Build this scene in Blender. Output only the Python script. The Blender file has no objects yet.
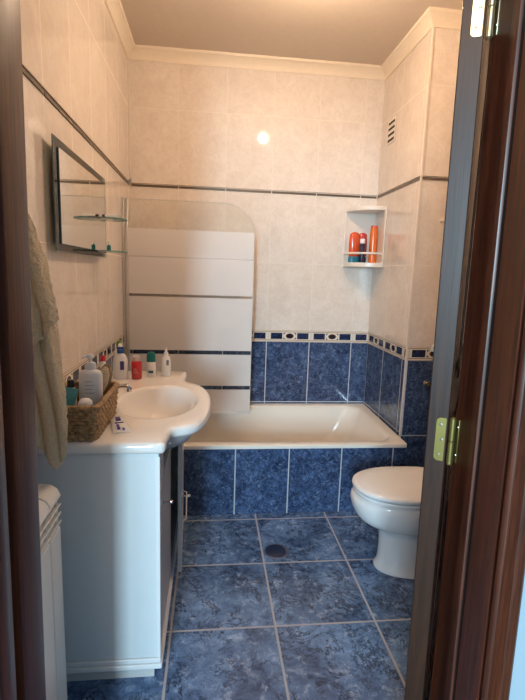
import bpy, bmesh, math, random
from math import sin, cos, pi, radians as R
from mathutils import Vector, Matrix
random.seed(7)
C = bpy.context.scene.collection
sc = bpy.context.scene

# ------------------------------------------------------------------ room measures (metres)
XL, XR, XE = -.526, 1.101, 1.30          # left wall, alcove right wall, room right wall
D1, D2, YP = 2.360, 3.159, 2.495         # tub apron, back wall, return wall face
YW0, YW1 = .72, .885                     # hall face and bathroom face of the door wall
ZR, ZB, ZS, ZM = .396, .920, 1.832, 2.559
ZC = 2.625
H = 1.2959

# ------------------------------------------------------------------ helpers
def lin(c):
    return tuple(((v/255)/12.92 if v/255 <= .04045 else ((v/255+.055)/1.055)**2.4) for v in c) + (1,)

def MB(): return bmesh.new()

def link(name, bm, mat=None, parent=None, smooth=None, bevel=0, bseg=2, mats=None):
    bmesh.ops.recalc_face_normals(bm, faces=bm.faces[:])
    me = bpy.data.meshes.new(name); bm.to_mesh(me); bm.free()
    o = bpy.data.objects.new(name, me); C.objects.link(o)
    for m in (mats or [mat]): me.materials.append(m)
    if parent: o.parent = parent
    if smooth is not None:
        for p in me.polygons: p.use_smooth = True
        if smooth < 180: me.set_sharp_from_angle(angle=R(smooth))
    if bevel:
        b = o.modifiers.new('bevel', 'BEVEL'); b.width = bevel; b.segments = bseg
        b.limit_method = 'ANGLE'; b.angle_limit = R(35); b.harden_normals = False
        for p in me.polygons: p.use_smooth = True
        me.set_sharp_from_angle(angle=R(50))
    return o

def tag(o, label=None, cat=None, group=None, kind=None):
    if label: o['label'] = label
    if cat: o['category'] = cat
    if group: o['group'] = group
    if kind: o['kind'] = kind
    return o

def empty(name, loc=(0, 0, 0), rz=0, **k):
    o = bpy.data.objects.new(name, None); C.objects.link(o)
    o.location = loc; o.rotation_euler = (0, 0, rz); o.empty_display_size = .05
    return tag(o, **k)

def box(bm, a, b, mi=0, mat4=None):
    x0, y0, z0 = a; x1, y1, z1 = b
    vs = [bm.verts.new(p) for p in ((x0,y0,z0),(x1,y0,z0),(x1,y1,z0),(x0,y1,z0),(x0,y0,z1),(x1,y0,z1),(x1,y1,z1),(x0,y1,z1))]
    if mat4:
        for v in vs: v.co = mat4 @ v.co
    for f in ((0,3,2,1),(4,5,6,7),(0,1,5,4),(1,2,6,5),(2,3,7,6),(3,0,4,7)):
        bm.faces.new([vs[i] for i in f]).material_index = mi

def loft(bm, rings, cap0=True, cap1=True, closed=True):
    rs = [[bm.verts.new(p) for p in r] for r in rings]
    n = len(rs[0])
    for a, b in zip(rs, rs[1:]):
        for i in range(n if closed else n-1):
            j = (i+1) % n
            bm.faces.new((a[i], a[j], b[j], b[i]))
    if cap0: bm.faces.new(rs[0][::-1])
    if cap1: bm.faces.new(rs[-1])
    return rs

def lathe(bm, prof, c=(0, 0, 0), n=28, sx=1, sy=1, cap0=True, cap1=True, mat4=None):
    rings = []
    for r, z in prof:
        ring = [Vector((c[0]+r*cos(2*pi*i/n)*sx, c[1]+r*sin(2*pi*i/n)*sy, c[2]+z)) for i in range(n)]
        if mat4: ring = [mat4 @ p for p in ring]
        rings.append(ring)
    loft(bm, rings, cap0, cap1)

def tube(bm, pts, r, n=12, caps=True, closed=False):
    pts = [Vector(p) for p in pts]; rings = []; up = Vector((0, 0, 1))
    m = len(pts)
    for i, p in enumerate(pts):
        if closed: t = pts[(i+1) % m]-pts[i-1]
        else: t = pts[min(i+1, m-1)]-pts[max(i-1, 0)]
        t.normalize()
        u = up if abs(t.dot(up)) < .95 else Vector((1, 0, 0))
        a = t.cross(u).normalized(); b = t.cross(a)
        rr = r[i] if isinstance(r, (list, tuple)) else r
        rings.append([p+a*rr*cos(2*pi*k/n)+b*rr*sin(2*pi*k/n) for k in range(n)])
    if closed: rings.append(rings[0]); loft(bm, rings, False, False)
    else: loft(bm, rings, caps, caps)

def prism(bm, poly, z0, z1):
    loft(bm, [[(x, y, z0) for x, y in poly], [(x, y, z1) for x, y in poly]])

def catmull(P, k=6):
    out = []
    for i in range(len(P)-1):
        p0, p1, p2, p3 = P[max(i-1, 0)], P[i], P[i+1], P[min(i+2, len(P)-1)]
        for s in range(k):
            t = s/k
            out.append(tuple(.5*((2*b)+(-a+c)*t+(2*a-5*b+4*c-d)*t*t+(-a+3*b-3*c+d)*t**3) for a, b, c, d in zip(p0, p1, p2, p3)))
    out.append(tuple(P[-1])); return out

# ------------------------------------------------------------------ node materials
class NB:
    def __init__(s, name):
        s.m = bpy.data.materials.new(name); s.m.use_nodes = True; s.t = s.m.node_tree; s.n = s.t.nodes
        s.p = s.n['Principled BSDF']; s.out = s.n['Material Output']
    def set(s, inp, v):
        if isinstance(v, bpy.types.NodeSocket): s.t.links.new(v, inp)
        elif v is not None: inp.default_value = v
    def M(s, op, a, b=None, c=None):
        n = s.n.new('ShaderNodeMath'); n.operation = op
        for i, v in enumerate((a, b, c)): s.set(n.inputs[i], v)
        return n.outputs[0]
    def mr(s, v, a, b, c=0., d=1., smooth=False):
        n = s.n.new('ShaderNodeMapRange'); s.set(n.inputs[0], v)
        if smooth: n.interpolation_type = 'SMOOTHSTEP'
        for i, x in enumerate((a, b, c, d)): s.set(n.inputs[1+i], x)
        return n.outputs[0]
    def mix(s, f, a, b):
        n = s.n.new('ShaderNodeMix'); n.data_type = 'RGBA'
        s.set(n.inputs[0], f); s.set(n.inputs[6], a); s.set(n.inputs[7], b); return n.outputs[2]
    def obj(s):
        n = s.n.new('ShaderNodeTexCoord'); return n.outputs['Object']
    def xyz(s):
        n = s.n.new('ShaderNodeSeparateXYZ'); s.t.links.new(s.obj(), n.inputs[0]); return n.outputs
    def noise(s, vec, scale, detail=3., rough=.5, w=None, dist=0.):
        n = s.n.new('ShaderNodeTexNoise')
        if w is not None: n.noise_dimensions = '4D'; s.set(n.inputs['W'], w)
        s.set(n.inputs['Vector'], vec); n.inputs['Scale'].default_value = scale
        n.inputs['Detail'].default_value = detail; n.inputs['Roughness'].default_value = rough
        n.inputs['Distortion'].default_value = dist
        return n.outputs['Fac']
    def scalevec(s, vec, sx, sy, sz):
        n = s.n.new('ShaderNodeMapping'); s.t.links.new(vec, n.inputs[0]); n.inputs['Scale'].default_value = (sx, sy, sz)
        return n.outputs[0]
    def bump(s, h, strength=.3, dist=.002):
        n = s.n.new('ShaderNodeBump'); s.set(n.inputs['Height'], h)
        n.inputs['Strength'].default_value = strength; n.inputs['Distance'].default_value = dist
        s.t.links.new(n.outputs[0], s.p.inputs['Normal'])
    def fin(s, col=None, rough=None, metal=None, coat=None, **k):
        s.set(s.p.inputs['Base Color'], col); s.set(s.p.inputs['Roughness'], rough); s.set(s.p.inputs['Metallic'], metal)
        s.set(s.p.inputs['Coat Weight'], coat)
        for a, b in k.items(): s.set(s.p.inputs[a.replace('_', ' ')], b)
        return s.m

def plain(name, col, rough=.4, metal=0., var=.04, nscale=30, **k):
    b = NB(name); c = lin(col)
    n = b.noise(b.obj(), nscale, 2.)
    d = tuple(v*(1-var*2) for v in c[:3])+(1,)
    return b.fin(b.mix(n, d, c), rough, metal, **k)

def grid(b, u, v, du, u0, dv, v0, gw):
    fu = b.M('DIVIDE', b.M('SUBTRACT', u, u0), du); fv = b.M('DIVIDE', b.M('SUBTRACT', v, v0), dv)
    def edge(f, d):
        fr = b.M('FRACT', f); return b.M('MULTIPLY', b.M('MINIMUM', fr, b.M('SUBTRACT', 1., fr)), d)
    d = b.M('MINIMUM', edge(fu, du), edge(fv, dv))
    mask = b.mr(d, gw*.35, gw*.65, 1., 0.)
    idn = b.n.new('ShaderNodeTexWhiteNoise'); idn.noise_dimensions = '2D'
    cv = b.n.new('ShaderNodeCombineXYZ'); b.set(cv.inputs[0], b.M('FLOOR', fu)); b.set(cv.inputs[1], b.M('FLOOR', fv))
    b.t.links.new(cv.outputs[0], idn.inputs[0])
    return mask, idn.outputs['Value'], fu, fv

def cream_tile(name, ax, u0, du=.3003, dv=.459, v0=ZS):
    b = NB(name); x = b.xyz()
    mask, rid, _, _ = grid(b, x[ax], x[2], du, u0, dv, v0, .0035)
    w = b.M('MULTIPLY', rid, 20.)
    n = b.noise(b.obj(), 8., 5., .6, w, .8)
    soft = b.mr(n, .35, .7)
    vn = b.noise(b.obj(), 11., 5., .6, b.M('ADD', w, 7.), 1.6)
    vein = b.mr(b.M('ABSOLUTE', b.M('SUBTRACT', vn, .5)), 0., .045, .35, 0.)
    c = b.mix(soft, lin((222, 209, 197)), lin((233, 222, 211)))
    c = b.mix(vein, c, lin((208, 192, 178)))
    c = b.mix(mask, c, lin((228, 218, 204)))
    b.bump(b.M('SUBTRACT', 1., mask), .35, .0015)
    return b.fin(c, b.mr(mask, 0., 1., .055, .6), coat=.0)

def marble_blue(b, w, lo, mid, hi):
    co = b.obj()
    n1 = b.noise(co, 11., 7., .72, w, .8); n2 = b.noise(co, 34., 6., .74, w, 1.)
    f = b.mr(b.M('ADD', b.M('MULTIPLY', n1, .6), b.M('MULTIPLY', n2, .4)), .38, .62)
    c = b.mix(f, lo, mid); c = b.mix(b.mr(n2, .52, .72, 0., .7), c, hi)
    v = b.noise(co, 13., 6., .66, b.M('ADD', w, 3.3), 2.2)
    vein = b.mr(b.M('ABSOLUTE', b.M('SUBTRACT', v, .5)), .004, .03, .75, 0.)
    v2 = b.noise(co, 30., 4., .6, b.M('ADD', w, 9.3), 1.5)
    vein2 = b.mr(b.M('ABSOLUTE', b.M('SUBTRACT', v2, .5)), .0, .02, .55, 0.)
    return b.mix(vein2, b.mix(vein, c, tuple(q*.22 for q in lo[:3])+(1,)), tuple(q*.4 for q in lo[:3])+(1,))

BL = (lin((42, 55, 84)), lin((88, 111, 152)), lin((146, 165, 195)))
def blue_tile(name, ax, u0, du, dv, v0, gw=.006, grout=(196, 196, 198)):
    b = NB(name); x = b.xyz()
    mask, rid, _, _ = grid(b, x[ax], x[2], du, u0, dv, v0, gw)
    c = marble_blue(b, b.M('MULTIPLY', rid, 20.), *BL)
    c = b.mix(mask, c, lin(grout))
    b.bump(b.M('SUBTRACT', 1., mask), .35, .0015)
    return b.fin(c, b.mr(mask, 0., 1., .07, .6))

def border_tile(name, ax, u0, z0=.838, z1=.920, du=.3003):
    b = NB(name); x = b.xyz()
    f = b.M('FRACT', b.M('DIVIDE', b.M('SUBTRACT', x[ax], u0), du))      # medallion in the middle of each tile
    t = b.M('DIVIDE', b.M('SUBTRACT', x[2], z0), z1-z0)
    du_ = b.M('MULTIPLY', b.M('SUBTRACT', f, .5), du)
    dz_ = b.M('MULTIPLY', b.M('SUBTRACT', t, .5), z1-z0)
    def ell(rx, rz):
        a = b.M('POWER', b.M('DIVIDE', du_, rx), 2.); c = b.M('POWER', b.M('DIVIDE', dz_, rz), 2.)
        return b.mr(b.M('ADD', a, c), .92, 1.08, 1., 0.)
    au = b.M('ABSOLUTE', du_); az = b.M('ABSOLUTE', dz_)
    w = .0
    blue = marble_blue(b, b.M('ADD', w, 2.2), lin((22, 30, 58)), lin((48, 62, 100)), lin((84, 100, 140)))
    cream = lin((226, 216, 200)); line = lin((150, 112, 78))
    # dark rectangles either side of the medallion
    rx = b.M('MULTIPLY', b.M('GREATER_THAN', au, .052), b.M('LESS_THAN', au, .132))
    rz = b.M('LESS_THAN', az, .0215)
    rect = b.M('MULTIPLY', rx, rz)
    diamond = b.M('LESS_THAN', b.M('ADD', b.M('DIVIDE', au, .047), b.M('DIVIDE', az, .040)), 1.)
    c = b.mix(rect, cream, blue)
    c = b.mix(b.M('MULTIPLY', b.M('LESS_THAN', au, .044), b.M('LESS_THAN', az, .0215)), c, blue)
    c = b.mix(ell(.0445, .0265), c, cream)
    c = b.mix(ell(.028, .0185), c, lin((112, 72, 50)))
    c = b.mix(ell(.022, .0145), c, lin((34, 32, 46)))
    ln = b.M('MULTIPLY', b.M('GREATER_THAN', az, .0265), b.M('LESS_THAN', az, .0305))
    c = b.mix(ln, c, line)
    ln2 = b.M('MULTIPLY', b.M('GREATER_THAN', az, .0365), b.M('LESS_THAN', az, .0385))
    c = b.mix(ln2, c, line)
    c = b.mix(b.M('GREATER_THAN', au, .1475), c, lin((206, 198, 186)))
    return b.fin(c, .15)

def floor_tile():
    b = NB('floor_tiles'); x = b.xyz()
    mask, rid, _, _ = grid(b, x[0], x[1], .385, .2548, .385, 2.3028, .008)
    co = b.obj(); w = b.M('MULTIPLY', rid, 20.)
    n1 = b.noise(co, 4.5, 7., .7, w, .6); n2 = b.noise(co, 20., 6., .75, w, .6)
    f = b.mr(b.M('ADD', b.M('MULTIPLY', n1, .6), b.M('MULTIPLY', n2, .4)), .38, .62)
    c = b.mix(f, lin((38, 58, 92)), lin((122, 156, 200)))
    c = b.mix(b.mr(n2, .54, .76, 0., .75), c, lin((204, 216, 236)))
    gate = b.mr(b.noise(co, 7., 3., .5, b.M('ADD', w, 5.1)), .38, .52)
    v = b.noise(co, 7., 9., .74, b.M('ADD', w, 3.3), .9)
    c = b.mix(b.M('MULTIPLY', gate, b.mr(b.M('ABSOLUTE', b.M('SUBTRACT', v, .5)), .004, .024, .95, 0.)), c, lin((22, 28, 48)))
    v2 = b.noise(co, 20., 6., .7, b.M('ADD', w, 8.3), .9)
    c = b.mix(b.M('MULTIPLY', b.mr(n1, .42, .58), b.mr(b.M('ABSOLUTE', b.M('SUBTRACT', v2, .5)), .0, .02, .6, 0.)), c, lin((28, 36, 58)))
    c = b.mix(mask, c, lin((172, 170, 174)))
    b.bump(b.M('ADD', b.M('MULTIPLY', b.M('SUBTRACT', 1., mask), 1.), b.M('MULTIPLY', n2, .25)), .3, .002)
    return b.fin(c, b.mr(mask, 0., 1., .2, .7))

def wood(name, c0, c1, rough=.42, coat=.12):
    b = NB(name); v = b.scalevec(b.obj(), 60., 60., 3.)
    n = b.noise(v, 1.6, 5., .65, None, .6)
    v2 = b.scalevec(b.obj(), 260., 260., 12.); n2 = b.noise(v2, 1., 2.)
    c = b.mix(b.mr(n, .3, .7), lin(c0), lin(c1))
    c = b.mix(b.mr(n2, .55, .75, 0., .5), c, lin(tuple(int(q*.6) for q in c0)))
    b.bump(n2, .15, .0006)
    return b.fin(c, rough, coat=coat, Coat_Roughness=.2)

def clear_glass(name, tint=(235, 250, 244)):
    b = NB(name); tr = b.n.new('ShaderNodeBsdfTransparent'); tr.inputs[0].default_value = lin(tint)
    gl = b.n.new('ShaderNodeBsdfGlossy'); gl.inputs['Roughness'].default_value = .02
    fr = b.n.new('ShaderNodeFresnel'); fr.inputs[0].default_value = 1.5
    mx = b.n.new('ShaderNodeMixShader'); b.t.links.new(fr.outputs[0], mx.inputs[0])
    b.t.links.new(tr.outputs[0], mx.inputs[1]); b.t.links.new(gl.outputs[0], mx.inputs[2])
    b.t.links.new(mx.outputs[0], b.out.inputs[0]); return b.m

def frosted_bands(name):
    """clear glass, frosted in horizontal bands with narrow clear stripes between"""
    b = NB(name); z = b.xyz()[2]
    tr = b.n.new('ShaderNodeBsdfTransparent'); tr.inputs[0].default_value = lin((253, 253, 251))
    gl = b.n.new('ShaderNodeBsdfGlossy'); gl.inputs['Roughness'].default_value = .03
    fr = b.n.new('ShaderNodeFresnel'); fr.inputs[0].default_value = 1.45
    df = b.n.new('ShaderNodeBsdfDiffuse'); df.inputs[0].default_value = lin((242, 235, 230))
    tl = b.n.new('ShaderNodeBsdfTranslucent'); tl.inputs[0].default_value = lin((246, 246, 250))
    def mixs(f, a, c):
        mx = b.n.new('ShaderNodeMixShader'); b.set(mx.inputs[0], f)
        b.t.links.new(a, mx.inputs[1]); b.t.links.new(c, mx.inputs[2]); return mx.outputs[0]
    frost = mixs(.14, df.outputs[0], tl.outputs[0])
    frost = mixs(.86, tr.outputs[0], frost)
    fz = b.M('LESS_THAN', z, 1.540)
    for zc, hw in ((1.149, .0085), (.802, .0125), (.577, .0125)):
        fz = b.M('MULTIPLY', fz, b.M('GREATER_THAN', b.M('ABSOLUTE', b.M('SUBTRACT', z, zc)), hw))
    half = b.M('LESS_THAN', b.M('ABSOLUTE', b.M('SUBTRACT', z, 1.378)), .004)
    fz = b.M('MULTIPLY', fz, b.M('SUBTRACT', 1., b.M('MULTIPLY', half, .3)))
    b.set(gl.inputs['Roughness'], b.mr(fz, 0., 1., .03, .4))
    s = mixs(fz, tr.outputs[0], frost)
    s = mixs(b.M('MULTIPLY', fr.outputs[0], .8), s, gl.outputs[0])
    b.t.links.new(s, b.out.inputs[0]); return b.m

def emit(name, col, strength):
    b = NB(name); e = b.n.new('ShaderNodeEmission'); e.inputs[0].default_value = col; e.inputs[1].default_value = strength
    b.t.links.new(e.outputs[0], b.out.inputs[0]); return b.m

def banded(name, bands, rough=.35, **k):
    """colour by height of the thing itself: bands = [(z_from, colour), ...]"""
    b = NB(name); z = b.xyz()[2]; c = lin(bands[0][1])
    for z0, col in bands[1:]: c = b.mix(b.M('GREATER_THAN', z, z0), c, lin(col))
    return b.fin(c, rough, **k)

def terry():
    b = NB('towel_terry'); n = b.noise(b.obj(), 260., 3., .75); n2 = b.noise(b.obj(), 60., 3., .6)
    c = b.mix(b.mr(n, .3, .7), lin((222, 184, 132)), lin((255, 236, 198)))
    c = b.mix(b.mr(n2, .4, .7, 0., .35), c, lin((232, 214, 184)))
    b.bump(b.M('ADD', n, b.M('MULTIPLY', n2, .5)), .8, .010)
    return b.fin(c, .95, Sheen_Weight=.4)

M_ceil = plain('ceiling_paint', (216, 202, 186), .8)
M_cove = plain('cove_plaster', (240, 226, 206), .6)
M_cream_back = cream_tile('cream_tiles_back', 0, .382)
M_cream_left = cream_tile('cream_tiles_left', 1, 1.615)
M_cream_right = cream_tile('cream_tiles_right', 1, 2.846)
M_cream_pillar = cream_tile('cream_tiles_return', 0, XR)
M_blue_back = blue_tile('blue_tiles_back', 0, .382, .3003, .46, .41)
M_blue_left = blue_tile('blue_tiles_left', 1, 1.615, .3003, .46, .38)
M_blue_right = blue_tile('blue_tiles_right', 1, 2.846, .3003, .46, .41)
M_blue_pillar = blue_tile('blue_tiles_return', 0, XR+.006, .32, .46, .393)
M_blue_apron = blue_tile('blue_tiles_apron', 0, .1391, .2907, .44, -.03)
M_bord_back = border_tile('border_back', 0, .3923)
M_bord_left = border_tile('border_left', 1, 1.615)
M_bord_right = border_tile('border_right', 1, 2.836)
M_bord_pillar = border_tile('border_return', 0, 1.115)
M_floor = floor_tile()
M_strip = plain('pewter_strip', (122, 106, 90), .3, .75, nscale=160, var=.15)
M_stripline = plain('pale_metal_line', (196, 178, 158), .3, .5)
M_white_trim = plain('white_edge_trim', (226, 224, 226), .35)
M_enamel = plain('white_enamel', (240, 232, 220), .12, var=.01)
M_ceramic = plain('white_ceramic', (236, 233, 230), .07, var=.01)
M_counter = plain('white_basin_ceramic', (240, 234, 228), .1, var=.01)
M_lac = plain('white_lacquer', (222, 226, 226), .3, var=.02)
M_lac2 = plain('grey_white_lacquer', (206, 202, 198), .35, var=.02)
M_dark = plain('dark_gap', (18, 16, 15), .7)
M_chrome = plain('chrome', (225, 225, 228), .12, 1., var=.01)
M_brass_lit = plain('brass', (236, 226, 190), .35, 1., var=.05)  # paler copy: bright reflection on the top hinge put into the colour
M_brass_unlit = plain('brass_unlit', (158, 144, 84), .42, .85, var=.08)  # same hinge brass without the painted brightness
M_steel = plain('steel_screw', (190, 185, 170), .3, 1.)
M_wood = wood('dark_mahogany', (52, 24, 13), (104, 52, 31))
M_wood2 = wood('dark_mahogany_edge', (42, 22, 12), (68, 39, 23), .42, 0.)
M_hall = plain('hall_paint', (176, 196, 206), .7)
M_hallfloor = wood('hall_floor_wood', (110, 80, 55), (140, 104, 72), .4)
M_glass = clear_glass('clear_glass')
M_gglass = clear_glass('green_edge_glass', (236, 246, 242))
M_frost = frosted_bands('frosted_band_glass')
M_mirror = plain('mirror_silver', (240, 242, 240), .01, 1., var=0.)
M_gedge = plain('glass_edge_green', (70, 100, 92), .15, coat=.5)
M_alu = plain('satin_aluminium', (214, 206, 196), .3, .6)
M_rad = plain('radiator_enamel', (234, 230, 224), .3, var=.01)
M_radin = plain('radiator_inside', (120, 118, 114), .6)
M_towel = terry()
M_white_pl = plain('white_plastic', (236, 234, 232), .3, var=.02)
M_cream_pl = plain('cream_plastic', (232, 220, 206), .3, var=.02)

# ------------------------------------------------------------------ setting: floor, walls, ceiling
bm = MB(); box(bm, (XL-.1, .80, -.06), (XE+.1, D2+.1, 0)); tag(link('floor', bm, M_floor), kind='structure')
bm = MB(); box(bm, (-1.9, -3.4, -.06), (2.4, .80, 0)); tag(link('floor_hall', bm, M_hallfloor), kind='structure')
bm = MB(); box(bm, (XL-.1, YW0, ZC), (XE+.1, D2+.1, ZC+.08)); tag(link('ceiling', bm, M_ceil), kind='structure')

def tiled_wall(name, slab, mats, faces):
    """slab: (a, b) box behind; faces: list of (a, b, material index)"""
    bm = MB(); box(bm, *slab, mi=0)
    for a, b, mi in faces: box(bm, a, b, mi)
    return tag(link(name, bm, mats=mats), kind='structure')
zb0 = .838
e = .006
tiled_wall('wall_back', ((XL-.1, D2+e, 0), (XR+.02, D2+.1, ZC)), [M_cream_back, M_blue_back, M_bord_back],
           [((XL-.1, D2, 0), (XR+.02, D2+e, zb0), 1), ((XL-.1, D2-.002, zb0), (XR+.02, D2+e, ZB), 2), ((XL-.1, D2, ZB), (XR+.02, D2+e, ZC), 0)])
tiled_wall('wall_left', ((XL-.1, YW1, 0), (XL-e, D2, ZC)), [M_cream_left, M_blue_left, M_bord_left],
           [((XL-e, YW1, 0), (XL, D2, zb0), 1), ((XL-e, YW1, zb0), (XL+.002, D2, ZB), 2), ((XL-e, YW1, ZB), (XL, D2, ZC), 0)])
tiled_wall('wall_alcove', ((XR+e, YP+e, 0), (XE+.1, D2+.1, ZC)), [M_cream_right, M_blue_right, M_bord_right, M_cream_pillar, M_blue_pillar, M_bord_pillar],
           [((XR, YP+.001, 0), (XR+e, D2, zb0), 1), ((XR-.002, YP+.001, zb0), (XR+e, D2, ZB), 2), ((XR, YP+.001, ZB), (XR+e, D2, ZC), 0),
            ((XR+.001, YP, 0), (XE+.1, YP+e, zb0), 4), ((XR+.001, YP-.002, zb0), (XE+.1, YP+e, ZB), 5), ((XR+.001, YP, ZB), (XE+.1, YP+e, ZC), 3)])
tiled_wall('wall_right', ((XE+e, YW1, 0), (XE+.1, YP, ZC)), [M_cream_right, M_blue_right, M_bord_right],
           [((XE, YW1, 0), (XE+e, YP, zb0), 1), ((XE-.002, YW1, zb0), (XE+e, YP, ZB), 2), ((XE, YW1, ZB), (XE+e, YP, ZC), 0)])
# door wall: left stub, right stub, above the door
OX0, OX1, OZ = -.355, .530, 2.06
bm = MB()
box(bm, (-1.9, YW0, 0), (OX0-.01, YW1, ZC)); box(bm, (OX1+.01, YW0, 0), (2.4, YW1, ZC)); box(bm, (OX0-.01, YW0, OZ+.01), (OX1+.01, YW1, ZC))
box(bm, (XL, YW1, 0), (OX0-.06, YW1+e, ZC), 1); box(bm, (OX1+.06, YW1, 0), (XE, YW1+e, ZC), 1); box(bm, (OX0-.06, YW1, OZ+.06), (OX1+.06, YW1+e, ZC), 1)
tag(link('wall_front', bm, mats=[M_hall, M_cream_back]), kind='structure')

# cove moulding round the ceiling
def cove(name, a, b, inward, ca=0, cb=0):
    """a, b wall points (x,y); inward normal; ca / cb mitre lengths"""
    prof = [(0, ZM), (.006, ZM), (.007, ZM+.008), (.014, ZM+.022), (.026, ZM+.036), (.040, ZM+.048), (.050, ZM+.053), (.052, ZC), (0, ZC)]
    d = Vector((b[0]-a[0], b[1]-a[1], 0)).normalized(); n = Vector((inward[0], inward[1], 0))
    bm = MB()
    loft(bm, [[Vector((a[0], a[1], z))+n*o+d*o*ca for o, z in prof], [Vector((b[0], b[1], z))+n*o-d*o*cb for o, z in prof]])
    tag(link(name, bm, M_cove), kind='structure')
cove('trim_1', (XL, D2), (XR, D2), (0, -1), 1, 1)
cove('trim_2', (XL, YW1), (XL, D2), (1, 0), 0, 1)
cove('trim_3', (XR, YP), (XR, D2), (-1, 0), -1, 1)
cove('trim_4', (XR, YP), (XE, YP), (0, -1), -1, 1)
cove('trim_5', (XE, YW1), (XE, YP), (-1, 0), 0, 1)

# pewter listello strip between the tile rows, cut into lengths by the joints
def strip(name, ax, c, a, b, u0, out):
    bm = MB(); n = math.floor((a-u0)/.3003); u = u0+n*.3003
    while u < b:
        p, q = max(a, u+.003), min(b, u+.2973)
        if q-p > .004:
            s = sorted((c, c+out*.005))
            if ax == 0: box(bm, (p, s[0], ZS-.011), (q, s[1], ZS+.001))
            else: box(bm, (s[0], p, ZS-.011), (s[1], q, ZS+.001))
        u += .3003
    if ax == 0: box(bm, (a, min(c, c+out*.007), ZS+.006), (b, max(c, c+out*.007), ZS+.0095), 1)
    else: box(bm, (min(c, c+out*.007), a, ZS+.006), (max(c, c+out*.007), b, ZS+.0095), 1)
    tag(link(name, bm, mats=[M_strip, M_stripline], bevel=.0012), kind='structure')
strip('trim_6', 0, D2, XL+.012, XR-.008, .382, -1)
strip('trim_7', 1, XL, YW1+.01, D2-.012, 1.615, 1)
strip('trim_8', 1, XR, YP, D2-.008, 2.846, -1)
strip('trim_9', 0, YP, XR+.008, XE, XR, -1)
# white corner trim of the return wall
bm = MB(); box(bm, (XR-.005, YP-.006, 0), (XR+.007, YP+.004, ZM)); tag(link('trim_10', bm, M_cream_pl, bevel=.002), kind='structure')
bm = MB(); box(bm, (XR-.008, YP-.009, ZR), (XR+.010, YP-.0055, zb0)); tag(link('trim_11', bm, M_white_trim, bevel=.002), kind='structure')

# ------------------------------------------------------------------ door frame, door leaf, hinges
door = empty('door_1', (0, 0, 0), kind='structure', label='dark mahogany door standing open with brass hinges in its moulded frame')
def lean(bm, k, z0):      # the old frame is a few millimetres out of plumb
    for v in bm.verts: v.co.x += k*(v.co.z-z0)
# right jamb profile in plan (bathroom side to hall side)
jr = [(.540, .888), (.517, .888), (.514, .885), (.514, .838), (.5125, .836), (.5125, .806), (.516, .804), (.530, .803), (.530, .790), (.5145, .7885), (.5125, .7875), (.512, .785),
      (.512, .758), (.5115, .755), (.5115, .720), (.512, .716), (.519, .715), (.519, .707), (.511, .705), (.509, .701), (.509, .697), (.511, .694), (.515, .692), (.520, .694),
      (.522, .699), (.525, .701), (.530, .701), (.533, .697), (.536, .691), (.543, .688), (.551, .688), (.558, .692), (.562, .700), (.563, .7195), (.540, .7195)]
bm = MB(); prism(bm, jr, 0, OZ); lean(bm, -.008, .6); link('door_jamb', bm, M_wood, door, smooth=40)
bm = MB(); box(bm, (.5165, .7915, 0), (.5275, .8022, OZ)); lean(bm, -.008, .6); link('groove_shade', bm, plain('groove_shade_dark', (30, 18, 16), .8), door)  # dark strip filling the jamb groove, standing in for its shadow
jl = [(-.36, .888), (-.334, .888), (-.331, .885), (-.331, .792), (-.333, .788), (-.350, .785), (-.350, .764), (-.334, .756), (-.3315, .752), (-.3315, .712), (-.335, .706), (-.337, .700), (-.335, .694),
      (-.342, .690), (-.350, .698), (-.360, .698), (-.366, .690), (-.380, .687), (-.390, .692), (-.393, .7195), (-.36, .7195)]
bm = MB(); prism(bm, jl, 0, OZ); lean(bm, .010, .5); link('door_jamb', bm, M_wood, door, smooth=40)
bm = MB(); box(bm, (OX0, YW0-.02, OZ), (OX1, YW1+.003, OZ+.06)); box(bm, (-.33, .70, OZ-.012), (.512, .79, OZ)); link('door_head', bm, M_wood, door, bevel=.003)
# leaf: hinge corner B, opened well past square into the bathroom
th = R(31.5); B = Vector((.4945, .880, 0)); d = Vector((sin(th), cos(th), 0)); nrm = Vector((-cos(th), sin(th), 0)); T = .041; W = .70
def LP(s, t, z): v = B+d*s+nrm*t; return (v.x, v.y, z)
ml = Matrix(((d.x, nrm.x, 0, B.x), (d.y, nrm.y, 0, B.y), (0, 0, 1, 0), (0, 0, 0, 1)))
bm = MB(); box(bm, (0, 0, .008), (W, T, 2.045), mat4=ml); lean(bm, -.008, .6); leaf = link('door_leaf', bm, M_wood2, door, bevel=.002)
for t0, t1 in ((-.005, 0), (T, T+.004)):
    for z0, z1 in ((.2, .95), (1.08, 1.88)):
        bm = MB()
        for a, b in (((.10, t0, z0), (W-.1, t1, z0+.03)), ((.10, t0, z1-.03), (W-.1, t1, z1)), ((.10, t0, z0), (.13, t1, z1)), ((W-.13, t0, z0), (W-.1, t1, z1))): box(bm, a, b, mat4=ml)
        link('panel_moulding', bm, M_wood, leaf, bevel=.0015)
# lever handle near the free edge, on both faces
for t, sg in ((T, 1), (0, -1)):
    bm = MB()
    box(bm, (W-.08, min(t, t+sg*.006), .96), (W-.04, max(t, t+sg*.006), 1.14), mat4=ml)
    tube(bm, [ml @ Vector(p) for p in ((W-.06, t, 1.08), (W-.06, t+sg*.045, 1.08), (W-.08, t+sg*.05, 1.08), (W-.17, t+sg*.05, 1.08))], .008)
    link('door_handle', bm, M_brass_lit, leaf, smooth=40)

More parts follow.
